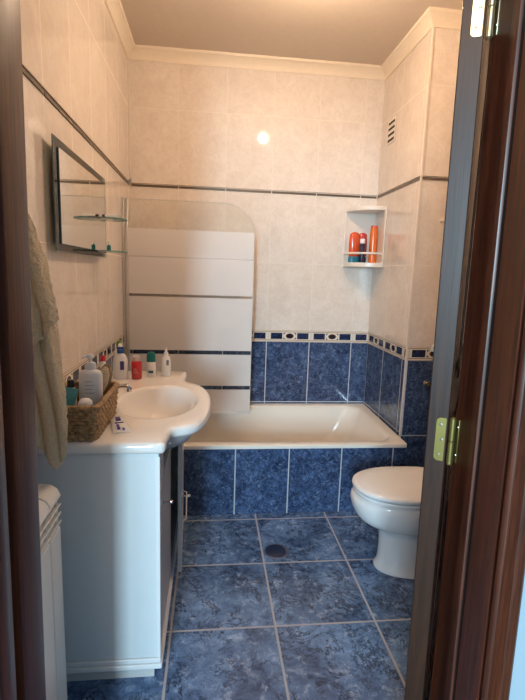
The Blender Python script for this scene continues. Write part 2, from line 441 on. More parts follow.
def hinge(zc, mat):
    r0 = empty('door_hinge', (B.x-.008*(zc-.6), B.y, zc)); r0.parent = door
    h = .047
    # leaf plate let into the door edge: rounded rectangle in (t, z)
    bm = MB(); pts = []
    t0, t1, rr = .0035, .0235, .0095
    for cx, cz, a0 in ((t1-rr, h-rr, 0), (t0+rr*.3, h-rr*.3, 90), (t0+rr*.3, -h+rr*.3, 180), (t1-rr, -h+rr, 270)):
        r_ = rr if a0 in (0, 270) else rr*.3
        for k in range(7):
            a = R(a0+k*15); pts.append((cx+r_*cos(a), cz+r_*sin(a)))
    loft(bm, [[LP(-.0018, t, z) for t, z in pts], [LP(.001, t, z) for t, z in pts]])
    o = link('hinge_plate', bm, mat, r0, bevel=.0004, bseg=1)
    bm = MB()
    for z in (-.032, 0, .032):
        m = Matrix.Translation(Vector(LP(-.0018, .014 if z else .010, z))) @ (-d).to_track_quat('Z', 'Y').to_matrix().to_4x4()
        lathe(bm, [(.0034, 0), (.0030, .0010), (.0012, .0012), (.0008, .0004)], n=14, mat4=m)
    link('screw', bm, M_steel, o, smooth=40)
    # barrel in two halves with a ring gap and finials
    c = Vector((B.x+.0075, B.y-.004, 0))
    for z0, z1 in ((-h-.003, -.003), (.001, h)):
        bm = MB(); lathe(bm, [(.0035, z0-.003), (.0062, z0), (.0062, z1), (.0035, z1+.003)], c, n=20)
        link('hinge_barrel', bm, mat, r0, smooth=40)
    # plate on the jamb
    bm = MB(); box(bm, (.5125, .870, -h), (.5142, .882, h*.98)); jp = link('jamb_plate', bm, M_dark if False else mat, r0, bevel=.0006)
    bm = MB()
    for z in (-.030, .030):
        m = Matrix.Translation(Vector((.5125, .874, z))) @ Vector((-1, 0, 0)).to_track_quat('Z', 'Y').to_matrix().to_4x4()
        lathe(bm, [(.0032, 0), (.0026, .0014), (.001, .0016)], n=12, mat4=m)
    link('screw', bm, M_steel, jp, smooth=40)
    for ch in r0.children:      # meshes above are in world x, y
        ch.location = (-B.x, -B.y, 0)
hinge(.967, M_brass_unlit)
hinge(1.782, M_brass_lit)
hinge(.25, M_brass_unlit)

# ------------------------------------------------------------------ bathtub with tiled apron
tub = empty('bathtub', ((XL+XR)/2, (D1+D2)/2, 0), label='cream built-in bathtub with blue tiled front along the back wall', cat='bathtub')
tl = Vector(tub.location)
def rrect(x0, x1, y0, y1, r, z, n=10):
    p = []
    for cx, cy, a0 in ((x1-r, y1-r, 0), (x0+r, y1-r, 90), (x0+r, y0+r, 180), (x1-r, y0+r, 270)):
        for k in range(n):
            a = R(a0+90*k/(n-1)); p.append((cx+r*cos(a)-tl.x, cy+r*sin(a)-tl.y, z))
    return p
bm = MB()
x0, x1, y0, y1 = XL+.001, XR-.003, D1-.016, D2-.003
xr_ = XR-.003
rings = [rrect(x0, x1, D1+.004, y1, .006, ZR-.020), rrect(x0, x1, y0+.001, y1, .008, ZR-.018), rrect(x0, x1, y0, y1, .008, ZR-.012), rrect(x0, x1, y0+.002, y1, .008, ZR-.001), rrect(x0, x1, y0+.008, y1-.002, .008, ZR+.002),
         rrect(x0+.055, x1-.05, y0+.060, y1-.045, .10, ZR+.001), rrect(x0+.066, x1-.062, y0+.070, y1-.054, .105, ZR-.006), rrect(x0+.075, x1-.075, y0+.078, y1-.062, .11, ZR-.03),
         rrect(x0+.10, x1-.13, y0+.092, y1-.078, .12, ZR-.15), rrect(x0+.12, x1-.21, y0+.11, y1-.095, .13, ZR-.27), rrect(x0+.15, x1-.27, y0+.145, y1-.13, .12, ZR-.315),
         rrect(x0+.25, x1-.40, y0+.22, y1-.2, .1, ZR-.325)]
loft(bm, rings, False, True)
for v in bm.verts:      # the front end of the rim stops short of the return wall's face
    if v.co.y+tl.y < YP-.01 and v.co.x+tl.x > XR-.035: v.co.x -= .014
link('tub_shell', bm, M_enamel, tub, smooth=50)
bm = MB(); box(bm, (XL+.001-tl.x, D1-tl.y, 0), (XR-.016-tl.x, D1+.03-tl.y, ZR-.019))
ap = link('tiled_apron', bm, M_blue_apron, tub)
# apron tiles are laid from a joint at x=.139: keep its texture in room coordinates
ap.data.transform(Matrix.Translation(Vector((tl.x, tl.y, 0)))); ap.location = (-tl.x, -tl.y, 0)
bm = MB(); lathe(bm, [(.028, 0), (.030, .003), (.022, .006), (.01, .004)], (x0+.33-tl.x, (y0+y1)/2-tl.y, ZR-.325), n=24); link('plug', bm, M_chrome, tub, smooth=40)

# ------------------------------------------------------------------ glass bath screen
scr = empty('bath_screen', (XL, 2.9, ZR), label='frosted glass bath screen with clear stripes standing on the tub rim', cat='shower screen')
sy = 2.885
bm = MB()
gx0, gx1, gz0, gz1, rr = XL+.030, .253, ZR+.022, 1.706, .19
poly = [(gx0, gz0), (gx1, gz0)]
for k in range(17):
    a = R(k*90/16); poly.append((gx1-rr+rr*cos(a), gz1-rr+rr*sin(a)))
poly.append((gx0, gz1))
loft(bm, [[(x, sy, z) for x, z in poly], [(x, sy+.005, z) for x, z in poly]])
g = link('glass_panel', bm, M_frost, scr); g.location = (-XL, -2.9, -ZR)
bm = MB(); tube(bm, [(x-XL, sy+.0025-2.9, z-ZR) for x, z in poly[1:]], .0022, 6); link('polished_edge', bm, plain('pale_glass_edge', (216, 214, 204), .15), scr, smooth=60)
bm = MB(); box(bm, (0.001, sy-.012-2.9, .006), (.013, sy+.018-2.9, gz1-ZR+.004)); link('wall_profile', bm, M_alu, scr, bevel=.002)
bm = MB(); box(bm, (.016, sy-.008-2.9, .006), (.034, sy+.013-2.9, gz1-ZR)); link('pivot_profile', bm, M_alu, scr, bevel=.003)
bm = MB(); box(bm, (.034, sy-.002-2.9, .008), (gx1-XL, sy+.008-2.9, .024)); link('sealing_strip', bm, plain('clear_seal', (214, 214, 210), .3), scr, bevel=.002)

# ------------------------------------------------------------------ corner shelf
cs = empty('corner_shelf', (XR, D2, 1.385), label='cream corner shower shelf with a rail in the tub alcove', cat='shelf')
def quarter(r1, r2, n=16):   # quarter of a rounded square into the room
    p = [(0, 0)]
    for k in range(n+1):
        a = R(90*k/n); p.append((-r1*cos(a)**.85 if k < n else 0, -r2*sin(a)**.85 if k else 0))
    return p
q = quarter(.215, .20)
q = [(x-.0, y-.0) for x, y in q]
bm = MB(); prism(bm, q, -.022, .006); link('shelf_plate', bm, M_cream_pl, cs, bevel=.003)
bm = MB(); prism(bm, q, .335, .362); link('shelf_plate', bm, M_cream_pl, cs, bevel=.003)
bm = MB(); box(bm, (-.012, -.205, -.022), (-.001, -.180, .362)); box(bm, (-.006, -.18, 0), (-.001, 0, .34)); link('side_panel', bm, M_cream_pl, cs, bevel=.003)
bm = MB(); box(bm, (-.215, -.006, 0), (-.004, -.001, .34)); box(bm, (-.222, -.016, -.022), (-.204, -.001, .362)); link('back_panel', bm, M_cream_pl, cs, bevel=.003)
bm = MB(); arc = [(-.212*cos(R(90*k/16))**.85 if k < 16 else -.004, -.197*sin(R(90*k/16))**.85 if k else -.004, .066) for k in range(17)]
tube(bm, arc, .007, 8); link('rail', bm, M_cream_pl, cs, smooth=60)

def bottle(name, loc, prof_parts, label, group=None, rz=0, sx=1, sy=1, cat='bottle'):
    """prof_parts: list of (part name, profile, material, label or None); first is the body"""
    r = empty(name, loc, rz, label=label, cat=cat, group=group)
    for pn, prof, m, lb in prof_parts:
        bm = MB(); lathe(bm, prof, sx=sx, sy=sy); o = link(pn, bm, m, r, smooth=45)
        if lb: o['label'] = lb
    return r
M_or = plain('orange_red_plastic', (222, 84, 44), .25, coat=.4)
M_or2 = plain('orange_plastic', (232, 112, 36), .25, coat=.4)
M_mag = plain('raspberry_plastic', (196, 60, 62), .25, coat=.4)
M_navy = plain('navy_plastic', (32, 40, 62), .3)
M_teal = plain('teal_plastic', (38, 120, 140), .3)
M_tealg = plain('teal_green_plastic', (8, 112, 110), .35)
M_redliq = plain('red_liquid_plastic', (206, 40, 40), .15, coat=.6, Subsurface_Weight=.15)
M_clearcap = plain('milky_clear_plastic', (220, 200, 190), .25)
M_bluecap = plain('blue_plastic', (34, 74, 150), .3)
M_greenpl = plain('green_plastic', (120, 150, 60), .35)
M_redpl = plain('red_plastic', (190, 30, 44), .3)
M_purple = plain('purple_print', (84, 74, 150), .4)
M_ink = plain('grey_ink', (110, 120, 128), .5)
M_turq = plain('turquoise_plastic', (96, 178, 182), .35)

S0 = 1.3915
bottle('shampoo_bottle', (XR-.158, D2-.060, S0), [('body', [(.018, .040), (.0225, .05), (.0225, .15), (.020, .185), (.013, .196), (.004, .199)], M_or, None),
       ('cap', [(.021, 0), (.0225, .004), (.0225, .038), (.019, .041)], M_teal, 'teal flip cap at the bottom')], 'orange-red shampoo bottle standing on its teal cap, leftmost on corner shelf', sx=1.6, sy=.8)
bottle('shampoo_bottle', (XR-.098, D2-.046, S0), [('body', [(.018, .040), (.0225, .05), (.0225, .15), (.020, .185), (.013, .195), (.004, .198)], M_mag, None),
       ('cap', [(.021, 0), (.0225, .004), (.0225, .038), (.019, .041)], M_navy, 'navy cap at the bottom')], 'raspberry red shampoo bottle behind the navy one on corner shelf', sx=1.35, sy=.8)
bottle('lotion_bottle', (XR-.118, D2-.108, S0), [('body', [(.015, 0), (.0165, .004), (.0165, .118), (.013, .124)], M_navy, None),
       ('cap', [(.0165, .1245), (.0165, .150), (.014, .154)], M_white_pl, 'white square cap')], 'small navy bottle with a white cap at front of corner shelf')
bottle('sun_lotion_bottle', (XR-.036, D2-.085, S0), [('body', [(.020, .006), (.0215, .02), (.0205, .20), (.018, .232)], M_or2, None),
       ('cap', [(.0185, .232), (.0185, .245), (.015, .248)], M_or, 'orange cap')], 'tall slim orange bottle at the wall side of corner shelf', sx=1.25, sy=1.0)
for o in bpy.data.objects:
    if o.name.startswith('sun_lotion_bottle'): o.location.z -= .005

# ------------------------------------------------------------------ ventilation grille
vg = empty('vent_grille', (XR, 2.976, 2.20), label='small cream ventilation grille high on the alcove wall', cat='vent')
bm = MB(); box(bm, (-.004, -.064, -.074), (-.0005, .064, .074)); link('cover_plate', bm, M_cream_pl, vg, bevel=.002)
for k in range(4):
    bm = MB(); z = -.060+k*.034; box(bm, (-.0055, -.05, z), (-.0035, .05, z+.014)); link('slot', bm, M_dark, vg)
    
# ------------------------------------------------------------------ ceiling lamp (just above the frame)
lamp = empty('ceiling_lamp', (.427, 2.05, ZC), label='round warm ceiling lamp reflected in the tiles', cat='lamp')
bm = MB(); lathe(bm, [(.05, 0), (.055, -.012), (.045, -.022), (.02, -.045), (.018, -.125)], n=32); link('base', bm, M_white_pl, lamp, smooth=40)
bm = MB(); bmesh.ops.create_uvsphere(bm, u_segments=32, v_segments=20, radius=.030)
for v in bm.verts: v.co.z -= .165
link('bulb', bm, emit('warm_bulb', (1., .73, .50, 1), 780.), lamp, smooth=180)

# ------------------------------------------------------------------ vanity cabinet
vc = empty('vanity_cabinet', (-.33, 1.82, 0), label='white vanity cabinet under the washbasin against the left wall', cat='cabinet')
vo = Vector((-.33, 1.82, 0))
def vb(name, boxes, m, par=vc, bevel=.0015, label=None):
    bm = MB()
    for a, b in boxes: box(bm, Vector(a)-vo, Vector(b)-vo)
    o = link(name, bm, m, par, bevel=bevel)
    if label: o['label'] = label
    return o
fx = -.148; yn, yf = 1.336, 2.318
vb('side_panel', [((XL+.004, yn, .078), (fx, yn+.016, .762))], M_lac)
vb('side_panel', [((XL+.004, yf-.016, .078), (fx, yf, .762))], M_lac)
vb('edge_strip', [((fx-.010, yn-.003, .078), (fx+.003, yn+.0, .752))], M_white_pl)
vb('back_panel', [((XL+.004, yn+.016, .078), (XL+.012, yf-.016, .762))], M_lac)
vb('bottom_panel', [((XL+.004, yn+.016, .078), (fx-.004, yf-.016, .094))], M_lac)
vb('base_moulding', [((XL+.003, yn-.010, .042), (fx+.008, yf, .060)), ((XL+.003, yn-.005, .060), (fx+.004, yf, .077))], M_white_pl, bevel=.004)
vb('plinth', [((XL+.004, yn+.008, 0), (-.166, yf, .042))], M_lac2)
vb('fascia', [((fx-.016, yn+.016, .640), (fx, 1.47, .762))], M_lac2)
vb('fascia', [((fx-.016, 2.13, .640), (fx, yf-.016, .762))], M_lac2)
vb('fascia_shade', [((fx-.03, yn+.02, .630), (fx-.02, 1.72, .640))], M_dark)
d1 = vb('door', [((fx-.016, yn+.018, .096), (fx+.001, 1.738, .632))], M_lac2, bevel=.003)
def knob(par, loc, ang=0):
    bm = MB(); m = Matrix.Translation(Vector(loc)) @ Matrix.Rotation(ang, 4, 'Z') @ Matrix.Rotation(R(90), 4, 'Y')
    lathe(bm, [(.006, 0), (.006, .004), (.0028, .006), (.0028, .020), (.006, .025), (.0062, .031), (.004, .034)], n=16, mat4=m)
    link('knob', bm, M_chrome, par, smooth=40)
knob(d1, Vector((fx+.001, 1.42, .565))-vo)
# far door, ajar: hinged on its far edge
L2 = .556; hy = yf-.012; d2 = empty('door', (fx+.001-vo.x, hy-vo.y, 0), R(2.6)); d2.parent = vc
bm = MB(); box(bm, (0, -L2, .086), (.017, 0, .632)); d2p = link('door_panel', bm, M_lac2, d2, bevel=.003)
knob(d2, (.017, -L2+.035, .40))
bm = MB(); tube(bm, [(.018, -L2+.02, .30), (.034, -L2+.035, .30), (.034, -L2+.27, .30), (.018, -L2+.285, .30)], .003, 8); link('handle_bar', bm, M_lac2, d2, smooth=60)

# ------------------------------------------------------------------ washbasin with counter
wb = empty('washbasin', (0, 0, 0), label='glossy white washbasin counter with oval bowl on the vanity', cat='washbasin')
out = [(XL+.002, 1.318), (-.145, 1.318)]
out += [(-.145+.017*sin(R(a)), 1.335-.017*cos(R(a))) for a in (22, 45, 68, 90)]
cur = catmull([(-.128, 1.40), (-.124, 1.435), (-.105, 1.458), (-.072, 1.475), (-.040, 1.505), (-.014, 1.57), (.001, 1.67), (.004, 1.79), (-.003, 1.90),
               (-.026, 2.00), (-.062, 2.065), (-.092, 2.095), (-.112, 2.13), (-.118, 2.18)], 5)
out += cur + [(-.118, 2.30)]
out += [(-.135+.017*cos(R(a)), 2.316+.017*sin(R(a))) for a in (0, 30, 60, 90)] + [(XL+.002, 2.333)]
# subdivide the long straight runs
o2 = []
for i, p in enumerate(out):
    q_ = out[(i+1) % len(out)]; L = math.dist(p, q_); k = max(1, int(L/.03))
    for s in range(k): o2.append((p[0]+(q_[0]-p[0])*s/k, p[1]+(q_[1]-p[1])*s/k))
out = o2; N = len(out)
bc = (-.200, 1.787); ea, eb = .150, .230
def inset(poly, dd):
    r = []
    n = len(poly)
    for i in range(n):
        a, b_ = Vector(poly[i-1]), Vector(poly[(i+1) % n]); t = (b_-a).normalized(); nn = Vector((-t.y, t.x))
        p = Vector(poly[i])+nn*dd; r.append((max(p.x, XL+.002), p.y))
    return r
def ellr(k, z, sx=1., dx=0, dy=0):
    r = []
    for x, y in out:
        a = math.atan2((y-bc[1])/eb, (x-bc[0])/ea); r.append((bc[0]+dx+ea*k*sx*cos(a), bc[1]+dy+eb*k*cos(0)*sin(a), z))
    return r
zz = .800
def at(poly, z): return [(x, y, z) for x, y in poly]
def blend(a, b_, t, z): return [(p[0]*(1-t)+q_[0]*t, p[1]*(1-t)+q_[1]*t, z) for p, q_ in zip(a, b_)]
i1, i2 = inset(out, .004), inset(out, .013)
rings = [at(i2, zz-.036), at(i1, zz-.033), at(out, zz-.026), at(out, zz-.010), at(i1, zz-.003), at(i2, zz)]
e1 = ellr(1.10, zz)
rings += [blend(i2, e1, .5, zz), e1, ellr(1.05, zz+.001), ellr(1.0, zz-.002), ellr(.965, zz-.012), ellr(.93, zz-.035), ellr(.86, zz-.075), ellr(.74, zz-.11), ellr(.55, zz-.132), ellr(.3, zz-.142), ellr(.09, zz-.146)]
bm = MB(); loft(bm, rings, False, True)
# flange underside
bb = ellr(.98, zz-.036)
loft(bm, [at(i2, zz-.036), [(p[0], p[1], zz-.036) for p in ellr(1.0, 0)]], False, False)
link('counter_basin', bm, M_counter, wb, smooth=50)
# underside shell of the bulging bowl
bm = MB(); sh = []
for k, z in ((1.0, .766), (.97, .750), (.90, .725), (.80, .700), (.68, .672), (.5, .648), (.2, .640)):
    sh.append([(-.185+.176*k*cos(a), 1.785+.275*k*sin(a), z) for a in [2*pi*i/48 for i in range(48)]])
loft(bm, sh, False, True); link('bowl_underside', bm, M_counter, wb, smooth=60)
bm = MB(); lathe(bm, [(.021, 0), (.021, .003), (.016, .004), (.004, .0025)], (bc[0], bc[1], zz-.147), n=24); link('drain', bm, M_chrome, wb, smooth=40)

# tap
fa = empty('tap', (-.425, 1.735, zz+.0005), label='chrome mixer tap at the wall side of the washbasin', cat='tap')
bm = MB(); lathe(bm, [(.026, 0), (.026, .005), (.021, .010), (.020, .055), (.017, .062)], n=28); link('body', bm, M_chrome, fa, smooth=40)
bm = MB(); tube(bm, catmull([(.012, 0, .038), (.05, -.003, .052), (.09, -.008, .066), (.115, -.011, .070), (.126, -.012, .066), (.127, -.012, .050)], 4), .0095, 14); link('spout', bm, M_chrome, fa, smooth=50)
bm = MB(); lathe(bm, [(.019, .0625), (.020, .07), (.014, .082)], n=24); box(bm, (-.006, -.007, .078), (.05, .007, .086)); link('lever', bm, M_chrome, fa, smooth=40)

# ------------------------------------------------------------------ wicker basket
bk = empty('wicker_basket', (-.405, 1.478, zz+.001), label='rectangular brown wicker basket on the near end of the counter', cat='basket')
M_wick = NB('wicker'); n = M_wick.noise(M_wick.obj(), 90., 4., .6)
M_wick.bump(n, .6, .002)
M_wick = M_wick.fin(M_wick.mix(M_wick.mr(n, .3, .7), lin((96, 70, 44)), lin((190, 156, 110))), .6)
def bas_pts(t, n=120, off=0.):
    hx, hy_, r = .076+.008*t+off, .142+.010*t+off, .018
    per = []
    segs = [((hx, -hy_+r), (hx, hy_-r)), ((hx-r, hy_), (-hx+r, hy_)), ((-hx, hy_-r), (-hx, -hy_+r)), ((-hx+r, -hy_), (hx-r, -hy_))]
    L = []
    for (a, b_), c0 in zip(segs, (0, 90, 180, 270)):
        k = max(2, int(math.dist(a, b_)/.0055))
        for s in range(k): L.append((a[0]+(b_[0]-a[0])*s/k, a[1]+(b_[1]-a[1])*s/k, *( (1, 0) if c0 == 0 else (0, 1) if c0 == 90 else (-1, 0) if c0 == 180 else (0, -1))))
        cx = (hx-r if c0 in (0, 270) else -hx+r); cy = (hy_-r if c0 in (0, 90) else -hy_+r)
        for s in range(4):
            a_ = R(c0+s*22.5); L.append((cx+r*cos(a_), cy+r*sin(a_), cos(a_), sin(a_)))
    return L
bm = MB()
rows = 10
for j in range(rows):
    t = j/(rows-1); z = .006+t*.090; L = bas_pts(t); pts = []
    s = 0; prev = L[0]
    for i, (x, y, nx, ny) in enumerate(L):
        s += math.dist((x, y), prev[:2]); prev = (x, y)
        o_ = .0028*sin(s*2*pi/.030+(pi if j % 2 else 0))
        pts.append((x+nx*o_, y+ny*o_, z+.0010*sin(s*2*pi/.011)))
    tube(bm, pts, .0060, 6, closed=True)
weave = link('woven_wall', bm, M_wick, bk, smooth=60)
bm = MB(); L = bas_pts(1.1)
tube(bm, [(x, y, .102+.0012*sin(i*1.9)) for i, (x, y, a, b_) in enumerate(L)], .0085, 8, closed=True)
link('rim', bm, M_wick, bk, smooth=60)
bm = MB(); prism(bm, [(x, y) for x, y, a, b_ in bas_pts(0, off=-.004)], .001, .006); link('base', bm, M_wick, bk)
bm = MB()
L = bas_pts(0); 
for i in range(0, len(L), 3):
    x, y, nx, ny = L[i]; tube(bm, [(x-nx*.001, y-ny*.001, .004), (x+nx*.006, y+ny*.007, .098)], .0028, 6)
link('stakes', bm, M_wick, bk, smooth=60)

# things in the basket
zb_ = zz+.008
pb = bottle('pump_bottle', (-.373, 1.478, zb_), [('body', [(.027, 0), (.031, .004), (.0315, .12), (.031, .162), (.026, .172), (.013, .177), (.0125, .182)], M_white_pl, None),
     ('collar', [(.0145, .180), (.015, .196), (.011, .200)], M_white_pl, None)], 'large white pump bottle standing in the wicker basket', sx=1.15, sy=.8)
bm = MB(); lathe(bm, [(.005, .198), (.005, .212), (.012, .214), (.012, .222), (.008, .225)], n=18); tube(bm, [(0, 0, .218), (-.012, -.008, .219), (-.022, -.012, .214)], .0045, 8); link('pump_head', bm, M_white_pl, pb, smooth=45)
bm = MB()
for k in range(4): box(bm, (-.012, -.0256, .105+k*.012), (.016-.006*(k % 2), -.0246, .108+k*.012))
link('label_print', bm, plain('pale_print', (190, 190, 194), .5), pb)
hb = empty('hairbrush', (-.352, 1.560, zb_+.118), label='wooden hairbrush with a pale bristle pad leaning out of the basket', cat='hairbrush')
hb.rotation_euler = (R(-6), R(12), R(-25))
M_brw = wood('brush_wood', (128, 98, 66), (170, 136, 96), .35)
bm = MB(); lathe(bm, [(.002, -.05), (.017, -.035), (.026, 0), (.0245, .035), (.012, .058), (.002, .062)], n=24, sy=.28); tube(bm, [(0, 0, -.045), (0, 0, -.108)], .006, 10); link('brush_head', bm, M_brw, hb, smooth=60)
bm = MB(); lathe(bm, [(.002, -.042), (.012, -.03), (.0205, 0), (.019, .03), (.008, .05), (.002, .053)], c=(0, -.005, 0), n=24, sy=.3); link('pad', bm, plain('brush_pad', (222, 204, 176), .6), hb, smooth=60)
bm = MB()
for k in range(-4, 6):
    for m_ in range(-2, 3):
        w_ = .016*math.sqrt(max(0, 1-(k/5.6)**2)); x = m_/2*w_; z = k*.0085
        box(bm, (x-.0007, -.021, z-.0007), (x+.0007, -.009, z+.0007))
link('bristles', bm, plain('bristle', (206, 190, 160), .6), hb)['kind'] = 'stuff'
tu = empty('cosmetic_tube', (-.428, 1.43, zb_+.075), label='turquoise squeeze tube leaning at the wall end of the basket', cat='tube')
tu.rotation_euler = (R(4), R(12), R(10))
def squeeze(bm, L_=.11, w=.02):
    rg = []
    for k in range(9):
        t = k/8; hw = w*(.62+.38*t); ht = w*.62*(1-t)**.8+.0012
        rg.append([(hw*cos(2*pi*i/20), ht*sin(2*pi*i/20), -L_/2+L_*t) for i in range(20)])
    loft(bm, rg)
bm = MB(); squeeze(bm); link('body', bm, M_turq, tu, smooth=50)
bm = MB(); lathe(bm, [(.009, -.072), (.0105, -.071), (.0105, -.056), (.009, -.0555)], n=18); link('cap', bm, M_white_pl, tu, smooth=45)
bottle('cream_jar', (-.362, 1.366, zb_), [('body', [(.018, 0), (.020, .003), (.020, .085), (.018, .088)], M_white_pl, None), ('lid', [(.0205, .0885), (.0212, .092), (.020, .103), (.013, .111), (.003, .114)], M_white_pl, None)],
       'small white jar with domed lid at the near edge of the basket', cat='jar')
o = bottle('roll_on_bottle', (-.440, 1.50, zb_), [('body', [(.014, 0), (.016, .004), (.016, .10), (.010, .114)], M_cream_pl, None), ('cap', [(.011, .114), (.011, .134), (.008, .138)], plain('black_cap', (30, 28, 28), .3), 'black cap')], 'cream bottle with a small black cap at the back of the basket')

# things on the counter
zt_ = zz+.0005
o = empty('spray_bottle', (-.410, 2.155, zt_), label='white spray bottle with blue top in the wall corner of the counter', cat='bottle')
bm = MB(); lathe(bm, [(.030, 0), (.033, .005), (.033, .07), (.029, .098), (.016, .115), (.0125, .120)], n=28, sx=1.05, sy=.7); link('body', bm, M_white_pl, o, smooth=45)
bm = MB(); lathe(bm, [(.0145, .119), (.0145, .136), (.011, .140)], n=20); box(bm, (-.014, -.008, .136), (.014, .008, .148)); link('spray_head', bm, M_bluecap, o, smooth=40)
bm = MB(); lathe(bm, [(.009, .148), (.008, .160), (.005, .163)], n=16); link('nozzle', bm, M_white_pl, o, smooth=45)
bm = MB(); box(bm, (.002, -.0240, .045), (.020, -.0234, .085)); link('label_print', bm, M_purple, o)
o = empty('toothpaste_tube', (-.44, 2.02, zt_+.0135), label='white tube with a red cap leaning by the wall behind the basket', cat='tube')
o.rotation_euler = (R(90), 0, R(12))
bm = MB(); squeeze(bm, .10, .017); link('body', bm, M_white_pl, o, smooth=50)
bm = MB(); lathe(bm, [(.010, -.076), (.012, -.074), (.012, -.051), (.011, -.0505)], n=18); link('cap', bm, M_redpl, o, smooth=45)
o.rotation_euler = (R(162), 0, R(10)); o.location = (-.462, 2.04, zt_+.050)
bottle('cleaner_bottle', (-.432, 2.235, zt_), [('body', [(.020, 0), (.022, .004), (.022, .115), (.012, .13)], M_white_pl, None), ('cap', [(.0115, .13), (.0115, .155), (.008, .165)], M_greenpl, 'green cap')], 'slim white bottle with a green cap behind the spray bottle')
rb = bottle('mouthwash_bottle', (-.337, 2.150, zt_), [('body', [(.020, 0), (.0235, .004), (.0240, .055), (.0235, .080), (.021, .084)], M_redliq, None),
     ('cap', [(.0165, .084), (.0175, .086), (.0170, .106), (.015, .108)], M_clearcap, 'milky clear cap')], 'red bottle with a milky cap at the back of the counter', sx=1.0, sy=.7)
bm = MB()
for k in range(3): box(bm, (-.012, -.0172, .030+k*.009), (.010-.004*k, -.0164, .0325+k*.009))
link('label_print', bm, plain('pink_print', (236, 150, 140), .5), rb)
bt = bottle('deodorant_stick', (-.277, 2.195, zt_), [('body', [(.017, 0), (.0195, .003), (.0195, .070), (.018, .072)], M_white_pl, None),
     ('cap', [(.0195, .0725), (.0200, .076), (.0195, .104), (.015, .117), (.006, .121)], M_tealg, 'teal domed cap')], 'white deodorant stick with a teal cap on the counter', sx=1.05, sy=.6)
bm = MB(); box(bm, (-.012, -.0124, .02), (.011, -.0118, .032)); link('label_print', bm, M_tealg, bt)
wt = bottle('dropper_bottle', (-.210, 2.215, zt_), [('body', [(.020, 0), (.0215, .003), (.0215, .072), (.019, .088), (.010, .098), (.0085, .103)], M_white_pl, None),
     ('cap', [(.0105, .103), (.0105, .112), (.006, .118), (.0035, .134), (.002, .137)], M_white_pl, None)], 'white bottle with a pointed nozzle on the counter', sx=1.0, sy=.75)
bm = MB(); box(bm, (.003, -.0164, .055), (.014, -.0158, .080)); link('label_print', bm, M_ink, wt)
# flat packet near the basin
pk = empty('toothpaste_packet', (-.292, 1.490, zt_+.001), R(18), label='small flat white tube with blue print lying beside the basket', cat='tube')
bm = MB(); rg = []
for k in range(9):
    t = k/8; hw = .018+.010*(1-t); ht = .0015+.0065*sin(pi*min(1, t*1.1))**.7*(.35+.65*t) if k not in (0, 8) else .0012
    rg.append([(hw*cos(2*pi*i/20), -.085+.155*t, ht+ht*sin(2*pi*i/20)) for i in range(20)])
loft(bm, rg); body_ = link('body', bm, M_white_pl, pk, smooth=50)
bm = MB(); box(bm, (-.012, -.070, .0060), (-.004, -.030, .0105)); box(bm, (.002, -.078, .0045), (.009, -.060, .008)); box(bm, (-.008, .0, .011), (.006, .03, .0162)); box(bm, (-.014, -.022, .0085), (.012, -.016, .0128))
link('label_print', bm, M_purple, pk)

# ------------------------------------------------------------------ mirror and glass shelves
mi = empty('wall_mirror', (XL, 1.965, 1.525), label='rectangular mirror on a larger clear glass plate on the left wall', cat='mirror')
bm = MB(); box(bm, (.0245, -.366, -.174), (.028, .366, .180)); link('glass_plate', bm, M_gglass, mi)
bm = MB()
for a, b_ in (((.0245, -.3672, -.175), (.0283, -.366, .181)), ((.0245, -.367, -.1752), (.0283, .367, -.174)), ((.0245, -.367, .180), (.0283, .367, .1808))): box(bm, a, b_)
link('plate_edge', bm, M_gedge, mi)
bm = MB(); box(bm, (.0282, -.322, -.150), (.032, .325, .152)); mm = link('mirror_panel', bm, M_mirror, mi)
bm = MB(); box(bm, (.0282, -.3232, -.1512), (.0322, -.322, .1526)); box(bm, (.0282, -.322, -.1512), (.0322, .325, -.150)); box(bm, (.0282, -.322, .152), (.0322, .325, .1528)); link('panel_edge', bm, M_gedge, mm)
bm = MB(); box(bm, (.001, -.10, -.10), (.021, .28, .10)); link('backing', bm, M_white_pl, mi)

def gshelf(z, label):
    s = empty('glass_shelf', (XL+.0325, 2.205, z), label=label, cat='shelf', group='glass shelves on the mirror')
    bm = MB(); P_ = [(0, -.075), ]
    for k in range(25):
        a = -pi/2+pi*k/24; P_.append((.112*max(0, cos(a))**.55, .075*sin(a)))
    P_.append((0, .075)); P_ = P_[1:-1]
    prism(bm, P_, -.003, .003); link('plate', bm, M_gglass, s)
    bm = MB(); rim = [(x+.0005, y, 0) for x, y in P_[1:-1]]; tube(bm, rim, .0026, 6); link('polished_edge', bm, plain('green_glass_rim', (104, 160, 146), .1, coat=.5) if 'green_glass_rim' not in bpy.data.materials else bpy.data.materials['green_glass_rim'], s, smooth=60)
    for y in (-.045, .045):
        bm = MB(); box(bm, (0, y-.004, -.007), (.010, y+.004, -.0031)); link('bracket', bm, M_chrome, s, bevel=.002)
    return s
gshelf(1.515, 'upper clear glass shelf at the far side of the mirror')
gshelf(1.374, 'lower clear glass shelf at the far side of the mirror')
o = empty('lotion_tube', (XL+.080, 2.20, 1.5275), label='small white tube with a black cap lying on the upper glass shelf', cat='tube'); o.rotation_euler = (R(90), 0, R(10))
bm = MB(); squeeze(bm, .055, .010); link('body', bm, M_white_pl, o, smooth=50)
bm = MB(); lathe(bm, [(.006, -.040), (.007, -.039), (.007, -.0285), (.006, -.028)], n=14); link('cap', bm, M_dark, o, smooth=45)
o.rotation_euler = (0, R(90), R(4))
bottle('eye_drop_bottle', (XL+.066, 2.20, 1.3775), [('body', [(.007, 0), (.0085, .002), (.0085, .020), (.005, .026)], M_tealg, None), ('cap', [(.0045, .026), (.0042, .036), (.002, .041)], M_white_pl, 'white pointed cap')],
       'tiny teal bottle with white cap on the lower glass shelf')

